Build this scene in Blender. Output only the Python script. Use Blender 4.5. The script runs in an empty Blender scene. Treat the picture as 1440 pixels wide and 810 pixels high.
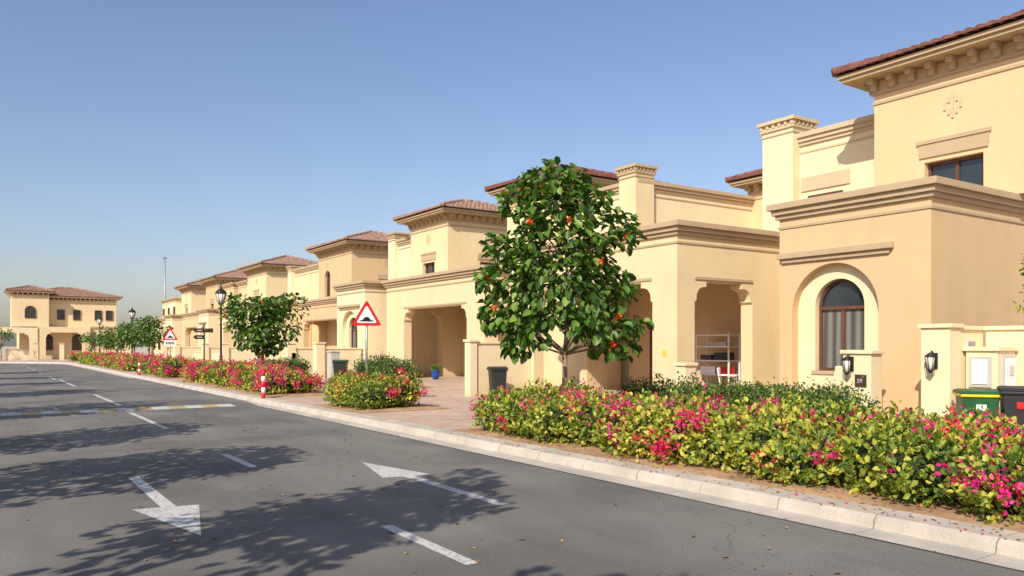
import bpy, bmesh, math, random
import numpy as np
from mathutils import Vector
R=random.Random(7); rng=np.random.default_rng(7)
sc=bpy.context.scene
COL=sc.collection

# ------------------------------------------------------------------ materials
def nt(name):
    m=bpy.data.materials.new(name); m.use_nodes=True
    t=m.node_tree; b=t.nodes['Principled BSDF']
    return m,t,b
def ramp(t,fac,stops):
    r=t.nodes.new('ShaderNodeValToRGB')
    el=r.color_ramp.elements
    while len(el)<len(stops): el.new(0.5)
    for e,(p,c) in zip(el,stops):
        e.position=p; e.color=(c[0],c[1],c[2],1)
    t.links.new(fac,r.inputs[0]); return r.outputs[0]
def noise(t,vec,scale,detail=4,rough=.55):
    n=t.nodes.new('ShaderNodeTexNoise'); n.inputs['Scale'].default_value=scale
    n.inputs['Detail'].default_value=detail; n.inputs['Roughness'].default_value=rough
    if vec is not None: t.links.new(vec,n.inputs['Vector'])
    return n.outputs[0]
def objco(t):
    return t.nodes.new('ShaderNodeTexCoord').outputs['Object']
def mapping(t,vec,s=(1,1,1)):
    m=t.nodes.new('ShaderNodeMapping'); m.inputs['Scale'].default_value=s
    t.links.new(vec,m.inputs['Vector']); return m.outputs[0]
def mixc(t,a,b,f,mode='MULTIPLY'):
    m=t.nodes.new('ShaderNodeMix'); m.data_type='RGBA'; m.blend_type=mode
    if isinstance(f,float): m.inputs[0].default_value=f
    else: t.links.new(f,m.inputs[0])
    for i,v in ((6,a),(7,b)):
        if isinstance(v,tuple): m.inputs[i].default_value=(v[0],v[1],v[2],1)
        else: t.links.new(v,m.inputs[i])
    return m.outputs[2]
def bump(t,b,h,strength,dist=.02):
    n=t.nodes.new('ShaderNodeBump'); n.inputs['Strength'].default_value=strength
    n.inputs['Distance'].default_value=dist
    t.links.new(h,n.inputs['Height']); t.links.new(n.outputs[0],b.inputs['Normal'])
def k(c,f): return tuple(min(1,v*f) for v in c)
def mk(name,col,rough=.8,var=.12,scale=2.,bmp=0.,bscale=60,spec=.3,streak=0.,metal=0.):
    m,t,b=nt(name)
    co=objco(t)
    c=ramp(t,noise(t,co,scale,6,.6),[(.3,k(col,1-var)),(.7,k(col,1+var))])
    if streak>0:
        s=noise(t,mapping(t,co,(1.3,1.3,.35)),1.1,6,.7)
        sr=ramp(t,s,[(.33,(1-streak,1-streak*1.05,1-streak*1.1)),(.6,(1,1,1))])
        c=mixc(t,c,sr,1.0)
        sx=t.nodes.new('ShaderNodeSeparateXYZ'); t.links.new(co,sx.inputs[0])
        ad=t.nodes.new('ShaderNodeMath'); ad.operation='MULTIPLY_ADD'; ad.inputs[1].default_value=.5
        t.links.new(noise(t,co,3.,4),ad.inputs[0]); t.links.new(sx.outputs[2],ad.inputs[2])
        c=mixc(t,c,ramp(t,ad.outputs[0],[(.25,(.84,.80,.76)),(.75,(1,1,1))]),1.0)
    t.links.new(c,b.inputs['Base Color'])
    b.inputs['Roughness'].default_value=rough
    b.inputs['Specular IOR Level'].default_value=spec
    b.inputs['Metallic'].default_value=metal
    if bmp>0: bump(t,b,noise(t,co,bscale,4,.6),bmp)
    return m
def stucco(name,col): return mk(name,col,.92,.035,.7,.35,45,.15,.06)
M={}
M['cream']=stucco('cream_stucco',(.76,.61,.365))
M['cream2']=stucco('pale_stucco',(.81,.68,.435))
M['tan']=stucco('tan_stucco',(.65,.465,.26))
M['tan2']=stucco('sand_stucco',(.71,.52,.30))
M['trim']=stucco('trim_stucco',(.49,.37,.23))
M['trim2']=stucco('pale_trim_stucco',(.60,.48,.31))
M['tile']=mk('terracotta_tile',(.19,.075,.055),.75,.4,3.5,.3,40)
M['tileb']=mk('terracotta_tile_faded',(.33,.20,.15),.8,.35,3.5,.3,40)
M['wood']=mk('brown_window_frame',(.13,.06,.035),.45,.15,6)
M['black']=mk('black_metal',(.02,.02,.02),.45,.2,6)
M['blackp']=mk('black_plastic',(.028,.028,.03),.5,.15,4,.1,60)
M['greenp']=mk('green_plastic',(.02,.095,.035),.45,.15,4,.1,60)
M['yellowp']=mk('yellow_plastic',(.70,.55,.03),.45,.08,4)
M['steel']=mk('galvanised_steel',(.35,.36,.37),.45,.1,9,0,60,.5,0,.6)
M['grey']=mk('grey_cabinet',(.50,.48,.44),.6,.05,4)
M['white']=mk('white_enamel',(.78,.78,.76),.4,.03,4)
M['whitep']=mk('white_plastic',(.78,.78,.76),.45,.03,4)
M['red']=mk('red_enamel',(.60,.02,.02),.4,.06,5)
M['blue']=mk('blue_glaze',(.02,.09,.38),.3,.08,5)
M['brown']=mk('brown_sign_face',(.06,.035,.025),.4,.1,5)
M['bark']=mk('bark',(.26,.195,.14),.9,.3,9,.8,40)
M['twig']=mk('twig',(.16,.11,.07),.9,.3,9)
M['conc']=mk('kerb_concrete',(.50,.445,.375),.9,.2,1.7,.5,50)
M['soil']=mk('planting_soil',(.42,.26,.145),.97,.35,2.5,1.,22)
M['sand']=mk('desert_sand',(.52,.43,.32),.97,.15,.05,.3,3)
M['seam']=mk('asphalt_joint',(.09,.085,.08),.95,.3,6)
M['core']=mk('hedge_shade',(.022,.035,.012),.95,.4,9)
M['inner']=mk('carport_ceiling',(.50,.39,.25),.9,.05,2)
m,t,b=nt('window_glass'); b.inputs['Base Color'].default_value=(.028,.035,.042,1); b.inputs['Roughness'].default_value=.06
b.inputs['Specular IOR Level'].default_value=.8; bump(t,b,noise(t,objco(t),1.5,1),.03,.05); M['glass']=m
m,t,b=nt('curtained_glass')
w=t.nodes.new('ShaderNodeTexWave'); w.inputs['Scale'].default_value=1.6; w.inputs['Distortion'].default_value=4.; w.inputs['Detail'].default_value=3
w.bands_direction='Y'; t.links.new(mapping(t,objco(t),(1,1,.12)),w.inputs['Vector'])
t.links.new(ramp(t,w.outputs['Color'],[(0,(.07,.07,.06)),(1,(.22,.21,.19))]),b.inputs['Base Color'])
b.inputs['Roughness'].default_value=.08; M['curt']=m
m,t,b=nt('lamp_glass'); b.inputs['Base Color'].default_value=(.75,.72,.62,1); b.inputs['Roughness'].default_value=.15; M['lampglass']=m
# asphalt
m,t,b=nt('asphalt'); co=objco(t)
base=ramp(t,noise(t,mapping(t,co,(1.1,.22,1)),.9,6,.6),[(.28,(.160,.151,.138)),(.72,(.235,.222,.203))])
sp=ramp(t,noise(t,co,150,2,.7),[(.38,(.62,.62,.62)),(.62,(1.34,1.32,1.29))])
c=mixc(t,base,sp,1.0)
sp2=ramp(t,noise(t,co,38,3,.7),[(.34,(.86,.86,.86)),(.64,(1.1,1.1,1.09))])
c=mixc(t,c,sp2,1.0)
pt=ramp(t,noise(t,co,.35,3,.5),[(.42,(.80,.80,.81)),(.52,(1.06,1.05,1.03))])
c=mixc(t,c,pt,1.0)
st=ramp(t,noise(t,co,1.7,5,.75),[(.28,(.68,.68,.68)),(.38,(1,1,1))])
c=mixc(t,c,st,1.0)
v=t.nodes.new('ShaderNodeTexVoronoi'); v.feature='DISTANCE_TO_EDGE'; v.inputs['Scale'].default_value=.16
nn=t.nodes.new('ShaderNodeTexNoise'); nn.inputs['Scale'].default_value=2.; t.links.new(co,nn.inputs['Vector'])
va=t.nodes.new('ShaderNodeVectorMath'); va.operation='MULTIPLY_ADD'; va.inputs[1].default_value=(1.2,1.2,0)
t.links.new(nn.outputs['Color'],va.inputs[0]); t.links.new(co,va.inputs[2]); t.links.new(va.outputs[0],v.inputs['Vector'])
cr=ramp(t,v.outputs['Distance'],[(0.0,(.6,.6,.6)),(.0025,(1,1,1))])
c=mixc(t,c,cr,.6)
t.links.new(c,b.inputs['Base Color']); b.inputs['Roughness'].default_value=.9; b.inputs['Specular IOR Level'].default_value=.25
bump(t,b,noise(t,co,110,3,.7),.6,.012); M['asphalt']=m
def paint(name,col):
    m,t,b=nt(name); co=objco(t)
    f=ramp(t,noise(t,co,30,5,.8),[(.36,(0,0,0)),(.53,(1,1,1))])
    c=mixc(t,(.25,.24,.22),col,f,'MIX')
    c=mixc(t,c,ramp(t,noise(t,co,2.,3),[(.3,(.76,.75,.73)),(.7,(1,1,1))]),1.0)
    t.links.new(c,b.inputs['Base Color']); b.inputs['Roughness'].default_value=.7
    return m
M['paint']=paint('white_road_paint',(.70,.68,.64)); M['ypaint']=paint('yellow_road_paint',(.64,.43,.11))
m,t,b=nt('block_paving'); co=objco(t)
br=t.nodes.new('ShaderNodeTexBrick'); t.links.new(co,br.inputs['Vector'])
br.inputs['Scale'].default_value=1.; br.inputs['Brick Width'].default_value=.22; br.inputs['Row Height'].default_value=.11
br.inputs['Mortar Size'].default_value=.006; br.inputs['Color1'].default_value=(.50,.335,.25,1); br.inputs['Color2'].default_value=(.62,.46,.36,1)
br.inputs['Mortar'].default_value=(.30,.23,.18,1)
c=mixc(t,br.outputs['Color'],ramp(t,noise(t,co,.8,5,.6),[(.3,(.82,.82,.82)),(.7,(1.1,1.08,1.05))]),1.0)
t.links.new(c,b.inputs['Base Color']); b.inputs['Roughness'].default_value=.9
bump(t,b,br.outputs['Fac'],-.3,.01); M['paver']=m
def leafmat(name,stops,trans=.25,rough=.5):
    m,t,b=nt(name)
    g=t.nodes.new('ShaderNodeNewGeometry')
    c=ramp(t,g.outputs['Random Per Island'],stops)
    t.links.new(c,b.inputs['Base Color']); b.inputs['Roughness'].default_value=rough
    b.inputs['Specular IOR Level'].default_value=.35
    tr=t.nodes.new('ShaderNodeBsdfTranslucent'); c2=mixc(t,c,(1.4,1.5,.7),1.0); t.links.new(c2,tr.inputs[0])
    mx=t.nodes.new('ShaderNodeMixShader'); mx.inputs[0].default_value=trans
    t.links.new(b.outputs[0],mx.inputs[1]); t.links.new(tr.outputs[0],mx.inputs[2])
    t.links.new(mx.outputs[0],t.nodes['Material Output'].inputs['Surface'])
    return m
M['leafd']=leafmat('tree_leaf',[(0,(.028,.075,.012)),(.5,(.07,.155,.022)),(.85,(.13,.24,.035)),(1,(.24,.32,.05))],.22,.42)
M['leafg']=leafmat('shrub_leaf',[(0,(.06,.11,.018)),(.5,(.16,.24,.035)),(1,(.32,.38,.06))],.3)
M['leafy']=leafmat('shrub_young_leaf',[(0,(.32,.38,.05)),(.6,(.58,.56,.08)),(1,(.68,.55,.14))],.35)
M['leafh']=leafmat('box_hedge_leaf',[(0,(.03,.07,.018)),(.6,(.08,.145,.035)),(1,(.15,.22,.05))],.2)
M['mag']=leafmat('magenta_bract',[(0,(.50,.006,.12)),(.5,(.75,.015,.22)),(1,(.88,.06,.33))],.3,.7)
M['pink']=leafmat('red_bract',[(0,(.60,.02,.05)),(.6,(.80,.05,.09)),(1,(.90,.20,.18))],.3,.7)
M['orange']=leafmat('orange_flower',[(0,(.85,.05,.01)),(1,(.9,.13,.02))],.2,.6)
M['dry']=leafmat('fallen_leaf',[(0,(.25,.12,.04)),(.6,(.40,.22,.08)),(1,(.45,.32,.12))],.1,.8)

# ------------------------------------------------------------------ mesh builder
def empty(name):
    o=bpy.data.objects.new(name,None); o.empty_display_size=.3; COL.objects.link(o); return o
class MB:
    def __init__(s): s.v=[]; s.f=[]; s.m=[]; s.names=[]; s.sm=[]
    def mi(s,n):
        if n not in s.names: s.names.append(n)
        return s.names.index(n)
    def add(s,vs,fs,mat,smooth=False):
        o=len(s.v); i=s.mi(mat); s.v+= [tuple(p) for p in vs]
        for f in fs: s.f.append(tuple(a+o for a in f)); s.m.append(i); s.sm.append(smooth)
    def box(s,x0,x1,y0,y1,z0,z1,mat):
        vs=[(x0,y0,z0),(x1,y0,z0),(x1,y1,z0),(x0,y1,z0),(x0,y0,z1),(x1,y0,z1),(x1,y1,z1),(x0,y1,z1)]
        s.add(vs,[(0,3,2,1),(4,5,6,7),(0,1,5,4),(1,2,6,5),(2,3,7,6),(3,0,4,7)],mat)
    def poly(s,pts,plane,off,th,mat):
        n=len(pts)
        mp=(lambda a,z,o:(o,a,z)) if plane=='x' else ((lambda a,z,o:(a,o,z)) if plane=='y' else (lambda a,z,o:(a,z,o)))
        vs=[mp(a,z,off) for a,z in pts]+[mp(a,z,off+th) for a,z in pts]
        fs=[tuple(range(n)),tuple(range(2*n-1,n-1,-1))]+[(i,(i+1)%n,(i+1)%n+n,i+n) for i in range(n)]
        s.add(vs,fs,mat)
    def tube(s,pts,rad,mat,seg=8,cap=True):
        pts=[Vector(p) for p in pts]; vs=[]; n=len(pts)
        for i,p in enumerate(pts):
            d=(pts[min(i+1,n-1)]-pts[max(i-1,0)]).normalized()
            a=d.orthogonal().normalized() if abs(d.z)<.9 else Vector((1,0,0)).cross(d).normalized()
            if abs(d.z)<.9: a=Vector((0,0,1)).cross(d).normalized()
            b2=d.cross(a)
            for j in range(seg):
                t_=2*math.pi*j/seg; vs.append(p+(a*math.cos(t_)+b2*math.sin(t_))*rad[i])
        fs=[(i*seg+j,i*seg+(j+1)%seg,(i+1)*seg+(j+1)%seg,(i+1)*seg+j) for i in range(n-1) for j in range(seg)]
        if cap: fs+= [tuple(range(seg-1,-1,-1)),tuple(range((n-1)*seg,n*seg))]
        s.add(vs,fs,mat,seg>5)
    def lathe(s,cx,cy,prof,mat,seg=12):
        s.tube([(cx,cy,z) for r,z in prof],[r for r,z in prof],mat,seg)
    def obj(s,name,parent=None,bevel=0.):
        me=bpy.data.meshes.new(name); me.from_pydata(s.v,[],s.f)
        for n in s.names: me.materials.append(M[n])
        me.polygons.foreach_set('material_index',s.m); me.polygons.foreach_set('use_smooth',s.sm)
        bm=bmesh.new(); bm.from_mesh(me); bmesh.ops.recalc_face_normals(bm,faces=bm.faces); bm.to_mesh(me); bm.free()
        me.update(); o=bpy.data.objects.new(name,me); COL.objects.link(o)
        if parent: o.parent=parent
        if bevel>0:
            b=o.modifiers.new('bevel','BEVEL'); b.width=bevel; b.segments=2; b.limit_method='ANGLE'; b.angle_limit=.9
        return o

def norm(a): return a/np.maximum(np.linalg.norm(a,axis=1,keepdims=True),1e-9)
def leafobj(name,parent,P,D,N,L,W,mi,mats,fold=.18):
    n=len(P); D=norm(D); S=norm(np.cross(D,N)); U=np.cross(S,D)
    L=L[:,None]; W=W[:,None]
    V=np.empty((n,6,3))
    V[:,0]=P; V[:,1]=P+D*L*.3-S*W*.46+U*W*fold; V[:,2]=P+D*L*.72-S*W*.40+U*W*fold
    V[:,3]=P+D*L-U*L*.12; V[:,4]=P+D*L*.72+S*W*.40+U*W*fold; V[:,5]=P+D*L*.3+S*W*.46+U*W*fold
    b=(np.arange(n)*6)[:,None]
    F=np.concatenate([b+np.array([0,3,2,1]),b+np.array([0,5,4,3])],1).reshape(-1)
    me=bpy.data.meshes.new(name); me.vertices.add(n*6); me.vertices.foreach_set('co',V.reshape(-1))
    me.loops.add(n*8); me.loops.foreach_set('vertex_index',F.astype(np.int32))
    me.polygons.add(n*2); me.polygons.foreach_set('loop_start',np.arange(n*2,dtype=np.int32)*4)
    try: me.polygons.foreach_set('loop_total',np.full(n*2,4,dtype=np.int32))
    except Exception: pass
    for q in mats: me.materials.append(M[q])
    me.polygons.foreach_set('material_index',np.repeat(np.asarray(mi,dtype=np.int32),2))
    me.update(calc_edges=True); me.validate()
    o=bpy.data.objects.new(name,me); COL.objects.link(o)
    if parent: o.parent=parent
    return o
def sph(n): return norm(rng.normal(size=(n,3)))
UP=np.array([0,0,1.])

# ------------------------------------------------------------------ ground & road
b=MB(); b.add([(-1500,-1500,-.03),(1500,-1500,-.03),(1500,1500,-.03),(-1500,1500,-.03)],[(0,1,2,3)],'sand'); b.obj('ground')
b=MB(); b.add([(-70,-30,0),(9,-30,0),(9,92,0),(-70,92,0)],[(0,1,2,3)],'asphalt'); b.obj('road')
b=MB(); x0,x1=-.43,6.12
b.add([(x0,20.9,.003),(x1,20.9,.003),(x1,22.3,.07),(x0,22.3,.07),(x1,41.2,.07),(x0,41.2,.07),(x1,42.4,.003),(x0,42.4,.003)],
 [(0,1,2,3),(3,2,4,5),(5,4,6,7)],'asphalt'); b.obj('speed_hump')
b=MB(); zz=.004
def quad(mb,pts,mat,z=zz): mb.add([(x,y,z) for x,y in pts],[tuple(range(len(pts)))],mat)
def dash(y0,y1,z=zz,x=3.0,w=.055): quad(b,[(x-w,y0),(x+w,y0),(x+w,y1),(x-w,y1)],'paint',z)
for a,c in ((-7,-5.5),(-1,.5),(5.0,6.5),(10.6,12.1),(16.4,20.85),(43.2,47),(53,55),(60,62),(67,69),(74,76)): dash(a,c)
dash(22.5,27.9,.074); dash(33.9,41,.074)
quad(b,[(1.50,10.6),(1.62,10.6),(1.63,8.42),(1.84,8.40),(1.55,7.0),(1.24,8.5),(1.49,8.46)],'paint')
quad(b,[(4.43,6.7),(4.31,6.7),(4.30,8.8),(4.05,8.85),(4.36,10.2),(4.67,8.75),(4.43,8.78)],'paint')
def ramp_strip(ya,yb,za,zb):
    n=15
    for i in range(n):
        xa=x0+.05+(x1-x0-.6)*i/n; xb=x0+.05+(x1-x0-.6)*(i+1)/n
        b.add([(xa,ya,za),(xb,ya,za),(xb,yb,zb),(xa,yb,zb)],[(0,1,2,3)],'ypaint' if i%2 else 'paint')
ramp_strip(21.2,21.8,.0217,.0504); ramp_strip(41.4,42.0,.064,.03)
b.obj('road_marking')
b=MB(); quad(b,[(6.125,-20),(6.155,-20),(6.155,76),(6.125,76)],'seam',.005); b.obj('road_joint')
def kerb(path,name):
    prof=[(-.30,.006),(0,.012),(.02,.095),(.06,.124),(.38,.128),(.38,-.02),(-.30,-.02)]
    mb=MB()
    for (p,q,na,nb) in path:
        p=Vector(p); q=Vector(q); d=(q-p); L=d.length
        g=.006/L
        A=p+d*g; B=q-d*g; n=len(prof); dz=R.uniform(-.003,.003); do=R.uniform(-.004,.004)
        vs=[(A.x+na[0]*(o+do),A.y+na[1]*(o+do),z+(dz if z>.05 else 0)) for o,z in prof]+[(B.x+nb[0]*(o+do),B.y+nb[1]*(o+do),z+(dz if z>.05 else 0)) for o,z in prof]
        mb.add(vs,[tuple(range(n)),tuple(range(2*n-1,n-1,-1))]+[(i,(i+1)%n,(i+1)%n+n,i+n) for i in range(n)],'conc')
    return mb.obj(name)
path=[]; y=-20.
while y<76: path.append(((6.45,y),(6.45,y+1),(1,0),(1,0))); y+=1
C=(-5.55,76); n=18
for i in range(n):
    a0=math.pi/2*i/n; a1=math.pi/2*(i+1)/n
    path.append(((C[0]+12*math.cos(a0),C[1]+12*math.sin(a0)),(C[0]+12*math.cos(a1),C[1]+12*math.sin(a1)),(math.cos(a0),math.sin(a0)),(math.cos(a1),math.sin(a1))))
for i in range(40): path.append(((-5.55-i,88),(-6.55-i,88),(0,1),(0,1)))
kerb(path,'kerb')
path=[]; y=-20.
while y<78: path.append(((-.74,y),(-.74,y+1),(-1,0),(-1,0))); y+=1
kerb(path,'kerb')
b=MB()
pts=[(6.825,-30),(60,-30),(60,140),(-60,140),(-60,88.38),(-5.55,88.38)]+[(C[0]+12.38*math.cos(a),C[1]+12.38*math.sin(a)) for a in [math.pi/2*(1-i/18) for i in range(1,19)]]
b.add([(x,y,.12) for x,y in pts],[tuple(range(len(pts)))],'paver'); b.obj('pavement')
b=MB(); b.add([(-30,-30,.12),(-1.12,-30,.12),(-1.12,78,.12),(-30,78,.12)],[(0,1,2,3)],'paver'); b.obj('pavement')
def bed(xa,xb,ya,yb):
    mb=MB(); nx=8; ny=max(4,int((yb-ya)/.25)); vs=[]
    for j in range(ny+1):
        for i in range(nx+1):
            u=i/nx; v=j/ny; e=min(u,1-u,(v*(1-v)*8)); h=.126+.03*min(1,e*4)+R.uniform(0,.018)*(1 if 0<i<nx and 0<j<ny else 0)
            vs.append((xa+(xb-xa)*u,ya+(yb-ya)*v,h))
    mb.add(vs,[(j*(nx+1)+i,j*(nx+1)+i+1,(j+1)*(nx+1)+i+1,(j+1)*(nx+1)+i) for j in range(ny) for i in range(nx)],'soil',True)
    mb.obj('planting_bed')
beds=[(-12,12.2),(16.3,19.2),(22.6,36),(38,46),(49,63),(66,76)]
for a,c in beds: bed(6.84,9.2,a,c)
bed(-4.5,-1.13,-10,60)
bed(10.3,12.1,6.9,12.0)

# ------------------------------------------------------------------ vegetation
def tree(base,clumps,leaf,nleaf,trunk_r=.06,fork=1.3,flowers=0,name='flowering_tree',lean=0.):
    e=empty(name); bx,by,bz=base
    tr=MB(); top=Vector((bx+lean,by,bz+fork))
    tr.tube([(bx,by,bz-.05),(bx+.02,by,bz+.05),(bx+.03+lean*.4,by+.01,bz+fork*.5),top],[trunk_r*1.5,trunk_r*1.1,trunk_r*.9,trunk_r*.8],'bark',9)
    cs=np.array([c[:3] for c in clumps]); 
    zt=cs[:,2].max()
    lead=[top,Vector((bx+lean+.05,by-.04,bz+fork+(zt-bz-fork)*.35)),Vector((bx+lean-.03,by+.04,bz+fork+(zt-bz-fork)*.75))]
    tr.tube(lead,[trunk_r*.75,trunk_r*.5,trunk_r*.2],'bark',7)
    for i,c in enumerate(clumps):
        if i%2==0 or len(clumps)<25:
            c3=Vector(c[:3]); h=max(bz+fork,min(lead[2].z,c3.z-.5*abs((c3-top).xy.length)-.15))
            s=Vector((bx+lean,by,h)); mid=s.lerp(c3,.5)+Vector((0,0,.06))
            tr.tube([s,mid,c3],[trunk_r*.4,trunk_r*.25,.008],'bark',5)
    tr.obj('trunk',e)
    P=[];O=[]
    for cx,cy,cz,r in clumps:
        n=int(nleaf*(r/.45)**2); d=sph(n); rr=r*rng.uniform(.35,1.08,(n,1))**.6
        P.append(np.array([cx,cy,cz])+d*rr*np.array([1,1,.9])); O.append(d)
    P=np.concatenate(P);O=np.concatenate(O); n=len(P)
    cen=np.array([bx,by,bz+fork+(zt-bz-fork)*.45]); out=norm(norm(P-cen)+O*.8)
    D=out*.7+rng.normal(size=(n,3))*.45-UP*.45; N=out*.6+UP*.7+rng.normal(size=(n,3))*.35
    L=leaf*rng.uniform(.65,1.2,n); W=L*rng.uniform(.58,.82,n)
    leafobj('foliage',e,P,D,N,L,W,np.zeros(n),['leafd'])
    if flowers:
        Q=[]; step=max(1,len(clumps)//flowers)
        for i in range(flowers):
            c=clumps[(i*step+R.randrange(step))%len(clumps)]; d=sph(1)[0]; d[2]=abs(d[2])*.5; d[:2]-= np.array([.9,1.2]); d/=np.linalg.norm(d)
            p=np.array(c[:3])+d*c[3]*1.15
            Q.append(p+rng.normal(size=(11,3))*.026)
        Q=np.concatenate(Q); n=len(Q)
        leafobj('blossoms',e,Q,sph(n),sph(n),np.full(n,.05),np.full(n,.045),np.zeros(n),['orange'])
    return e
RT=np.array([.831,-.556]); FW=np.array([.556,.831])
tb=np.array([8.5,11.1])
# (lateral, row, radius) of the leaf clumps, about 1.24 cm per unit at the trunk
prof=[(-8,248,24),(-42,258,24),(18,256,24),(-66,290,26),(-14,292,34),(46,292,28),(-38,328,30),(20,332,34),(84,316,24),(96,334,14),(52,340,22),
(-82,352,28),(-50,374,32),(5,378,38),(46,378,28),(78,384,18),(-98,396,26),(-48,412,32),(15,418,34),(66,412,26),(92,408,16),
(-92,440,26),(-60,450,26),(-30,446,26),(30,456,28),(70,460,26),(100,462,20),(-66,482,22),(-38,474,18),(56,486,16),(94,490,14)]
cl=[]; sc_=.0124
for dr,py,rp in prof:
    z=1.6+(486-py)*sc_
    half=max(.2,.95-abs(dr)*sc_*.55-max(0,(z-3.6))*.45)
    for dd in (-half*.8,half*.05,half*.8):
        p=tb+RT*(dr*sc_*.98+R.uniform(-.05,.05))+FW*(dd+R.uniform(-.12,.12))
        cl.append((p[0],p[1],z+R.uniform(-.07,.07),rp*sc_*R.uniform(.70,.98)))
tree((tb[0],tb[1],.14),cl,.18,96,.055,1.3,13,lean=.05)
def rclumps(x,y,z0,z1,rad,n,r0=.35):
    out=[]
    for i in range(n):
        while True:
            a=[R.uniform(-1,1) for _ in range(3)]
            if sum(v*v for v in a)<1: break
        h=(z0+z1)/2+a[2]*(z1-z0)/2*.85
        out.append((x+a[0]*rad*.85,y+a[1]*rad*.85,h,r0*R.uniform(.75,1.2)))
    return out
for (x,y,z1,rad,n) in ((8.6,29.2,3.95,1.5,40),(8.6,52.5,3.5,1.2,26),(8.6,58,3.4,1.2,24),(8.6,64,3.2,1.2,22),(8.6,72,3.1,1.2,20),(8.8,82,3.0,1.2,20),(1.8,93.5,3.6,1.4,20),(16,95,3.2,1.5,20)):
    tree((x,y,.14),rclumps(x,y,1.3,z1,rad,n,.40),.19,60 if y<40 else 38,.06,1.1,4 if y<40 else 0)
for (x,y,z0,z1,rad,n) in ((-2.35,.1,2.3,5.4,1.65,40),(-2.3,4.3,2.7,6.2,1.4,32),(-2.4,8.6,2.2,5.6,1.7,40),(-2.6,13.3,2.2,5.4,1.5,32),(-2.6,19.5,2.2,5.6,1.7,34),(-2.6,27,2.2,5.4,1.6,28),(-2.7,34.5,2.2,5.4,1.6,26),(-2.7,43,2.2,5.4,1.6,26),(-2.7,52,2.2,5.4,1.6,26),(-2.4,-5,2.2,5.4,1.6,24)):
    tree((x,y,.14),rclumps(x,y,z0,z1,rad,n,.42),.19,66,.08,1.8,2,'street_tree')

def shrub(name,bushes,nl,leaf,mats_w,flower=0.,red=.25,core=.72,petal=.05):
    e=empty(name); P=[];D=[];N=[];L=[];Mi=[]
    mats=['leafg','leafy','leafh','mag','pink']
    cb=MB()
    def surf(n,lo=-1.):
        dz=rng.uniform(lo,1,n); hor=(1-np.abs(dz)**2.6)**(1/2.2); a=rng.uniform(0,2*np.pi,n)
        return np.stack([hor*np.cos(a),hor*np.sin(a),dz],1)
    for (x,y,z,rx,ry,h,fw) in bushes:
        n=int(nl*R.uniform(.85,1.1)); d=surf(n,-.95)
        lump=1+.15*np.sin(d[:,0]*7+x*3)*np.cos(d[:,1]*6+y*5)+.12*np.sin(d[:,2]*9+y)
        rr=(lump*rng.uniform(.68,1.08,n))[:,None]
        sprig=rng.random(n)<.08; rr[sprig]*=1.24
        q=np.array([x,y,z+h*.52])+d*rr*np.array([rx,ry,h*.5]); q[:,2]=np.maximum(q[:,2],z+.04)
        P.append(q); D.append(d*.7+rng.normal(size=(n,3))*.6+UP*.3); N.append(d+UP*.5+rng.normal(size=(n,3))*.5)
        w_=np.array(mats_w); 
        if w_[1]>.2:
            s_=R.uniform(-.28,.22); w_=np.array([max(.05,w_[0]-s_),max(.05,w_[1]+s_),w_[2],0,0]); w_/=w_.sum()
        L.append(leaf*rng.uniform(.6,1.25,n)); Mi.append(rng.choice(len(w_),n,p=w_))
        nf=int(flower*fw)
        if nf>0:
            ns=max(2,nf//6); sp_=surf(ns,-.3)
            d=sp_[rng.integers(0,ns,nf)]+rng.normal(size=(nf,3))*.16
            c=np.array([x,y,z+h*.52])+d*np.array([rx,ry,h*.5])*rng.uniform(.95,1.18,(nf,1)); c[:,2]=np.maximum(c[:,2],z+.06)
            kk=7; c=np.repeat(c,kk,0)+rng.normal(size=(nf*kk,3))*petal*.8
            P.append(c); D.append(sph(nf*kk)); N.append(sph(nf*kk)); L.append(np.full(nf*kk,petal)*rng.uniform(.7,1.2,nf*kk))
            rd=min(1,max(0,red+R.uniform(-.25,.25)))
            col=rng.choice([3,4],nf,p=[1-rd,rd]); Mi.append(np.repeat(col,kk))
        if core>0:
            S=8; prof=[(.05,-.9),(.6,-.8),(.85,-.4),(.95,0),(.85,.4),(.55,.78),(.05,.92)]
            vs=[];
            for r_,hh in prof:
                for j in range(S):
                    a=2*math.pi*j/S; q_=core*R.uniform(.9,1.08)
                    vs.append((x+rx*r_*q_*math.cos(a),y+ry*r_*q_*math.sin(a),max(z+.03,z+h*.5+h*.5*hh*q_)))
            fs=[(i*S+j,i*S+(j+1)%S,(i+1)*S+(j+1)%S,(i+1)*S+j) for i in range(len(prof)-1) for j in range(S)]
            cb.add(vs,fs,'core',True)  # dark lumps added behind the leaves, inner shade of the bush put into colour
        for s_ in range(6):
            a=R.uniform(0,6.28); cb.tube([(x+R.uniform(-.2,.2),y+R.uniform(-.2,.2),z-.03),(x+rx*.95*math.cos(a),y+ry*.95*math.sin(a),z+h*R.uniform(.5,1.05))],[.012,.005],'twig',4)
    P=np.concatenate(P);L=np.concatenate(L)
    leafobj('foliage',e,P,np.concatenate(D),np.concatenate(N),L,L*.68,np.concatenate(Mi),mats)
    cb.obj('stems_and_shade_core',e)
    return e
def row(xa,xb,ya,yb,h,step,fl=1.,z=.13,jit=.1):
    out=[]; nx=max(1,round((xb-xa)/step)); ny=max(1,round((yb-ya)/step))
    for j in range(ny):
        for i in range(nx):
            x=xa+(i+.5)*(xb-xa)/nx+R.uniform(-jit,jit); y=ya+(j+.5)*(yb-ya)/ny+R.uniform(-jit,jit)
            out.append((x,y,z,step*R.uniform(.56,.74),step*R.uniform(.56,.74),h*R.uniform(.80,1.17),fl*R.choice([.05,.3,.8,1.4,2.0])))
    return out
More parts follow.
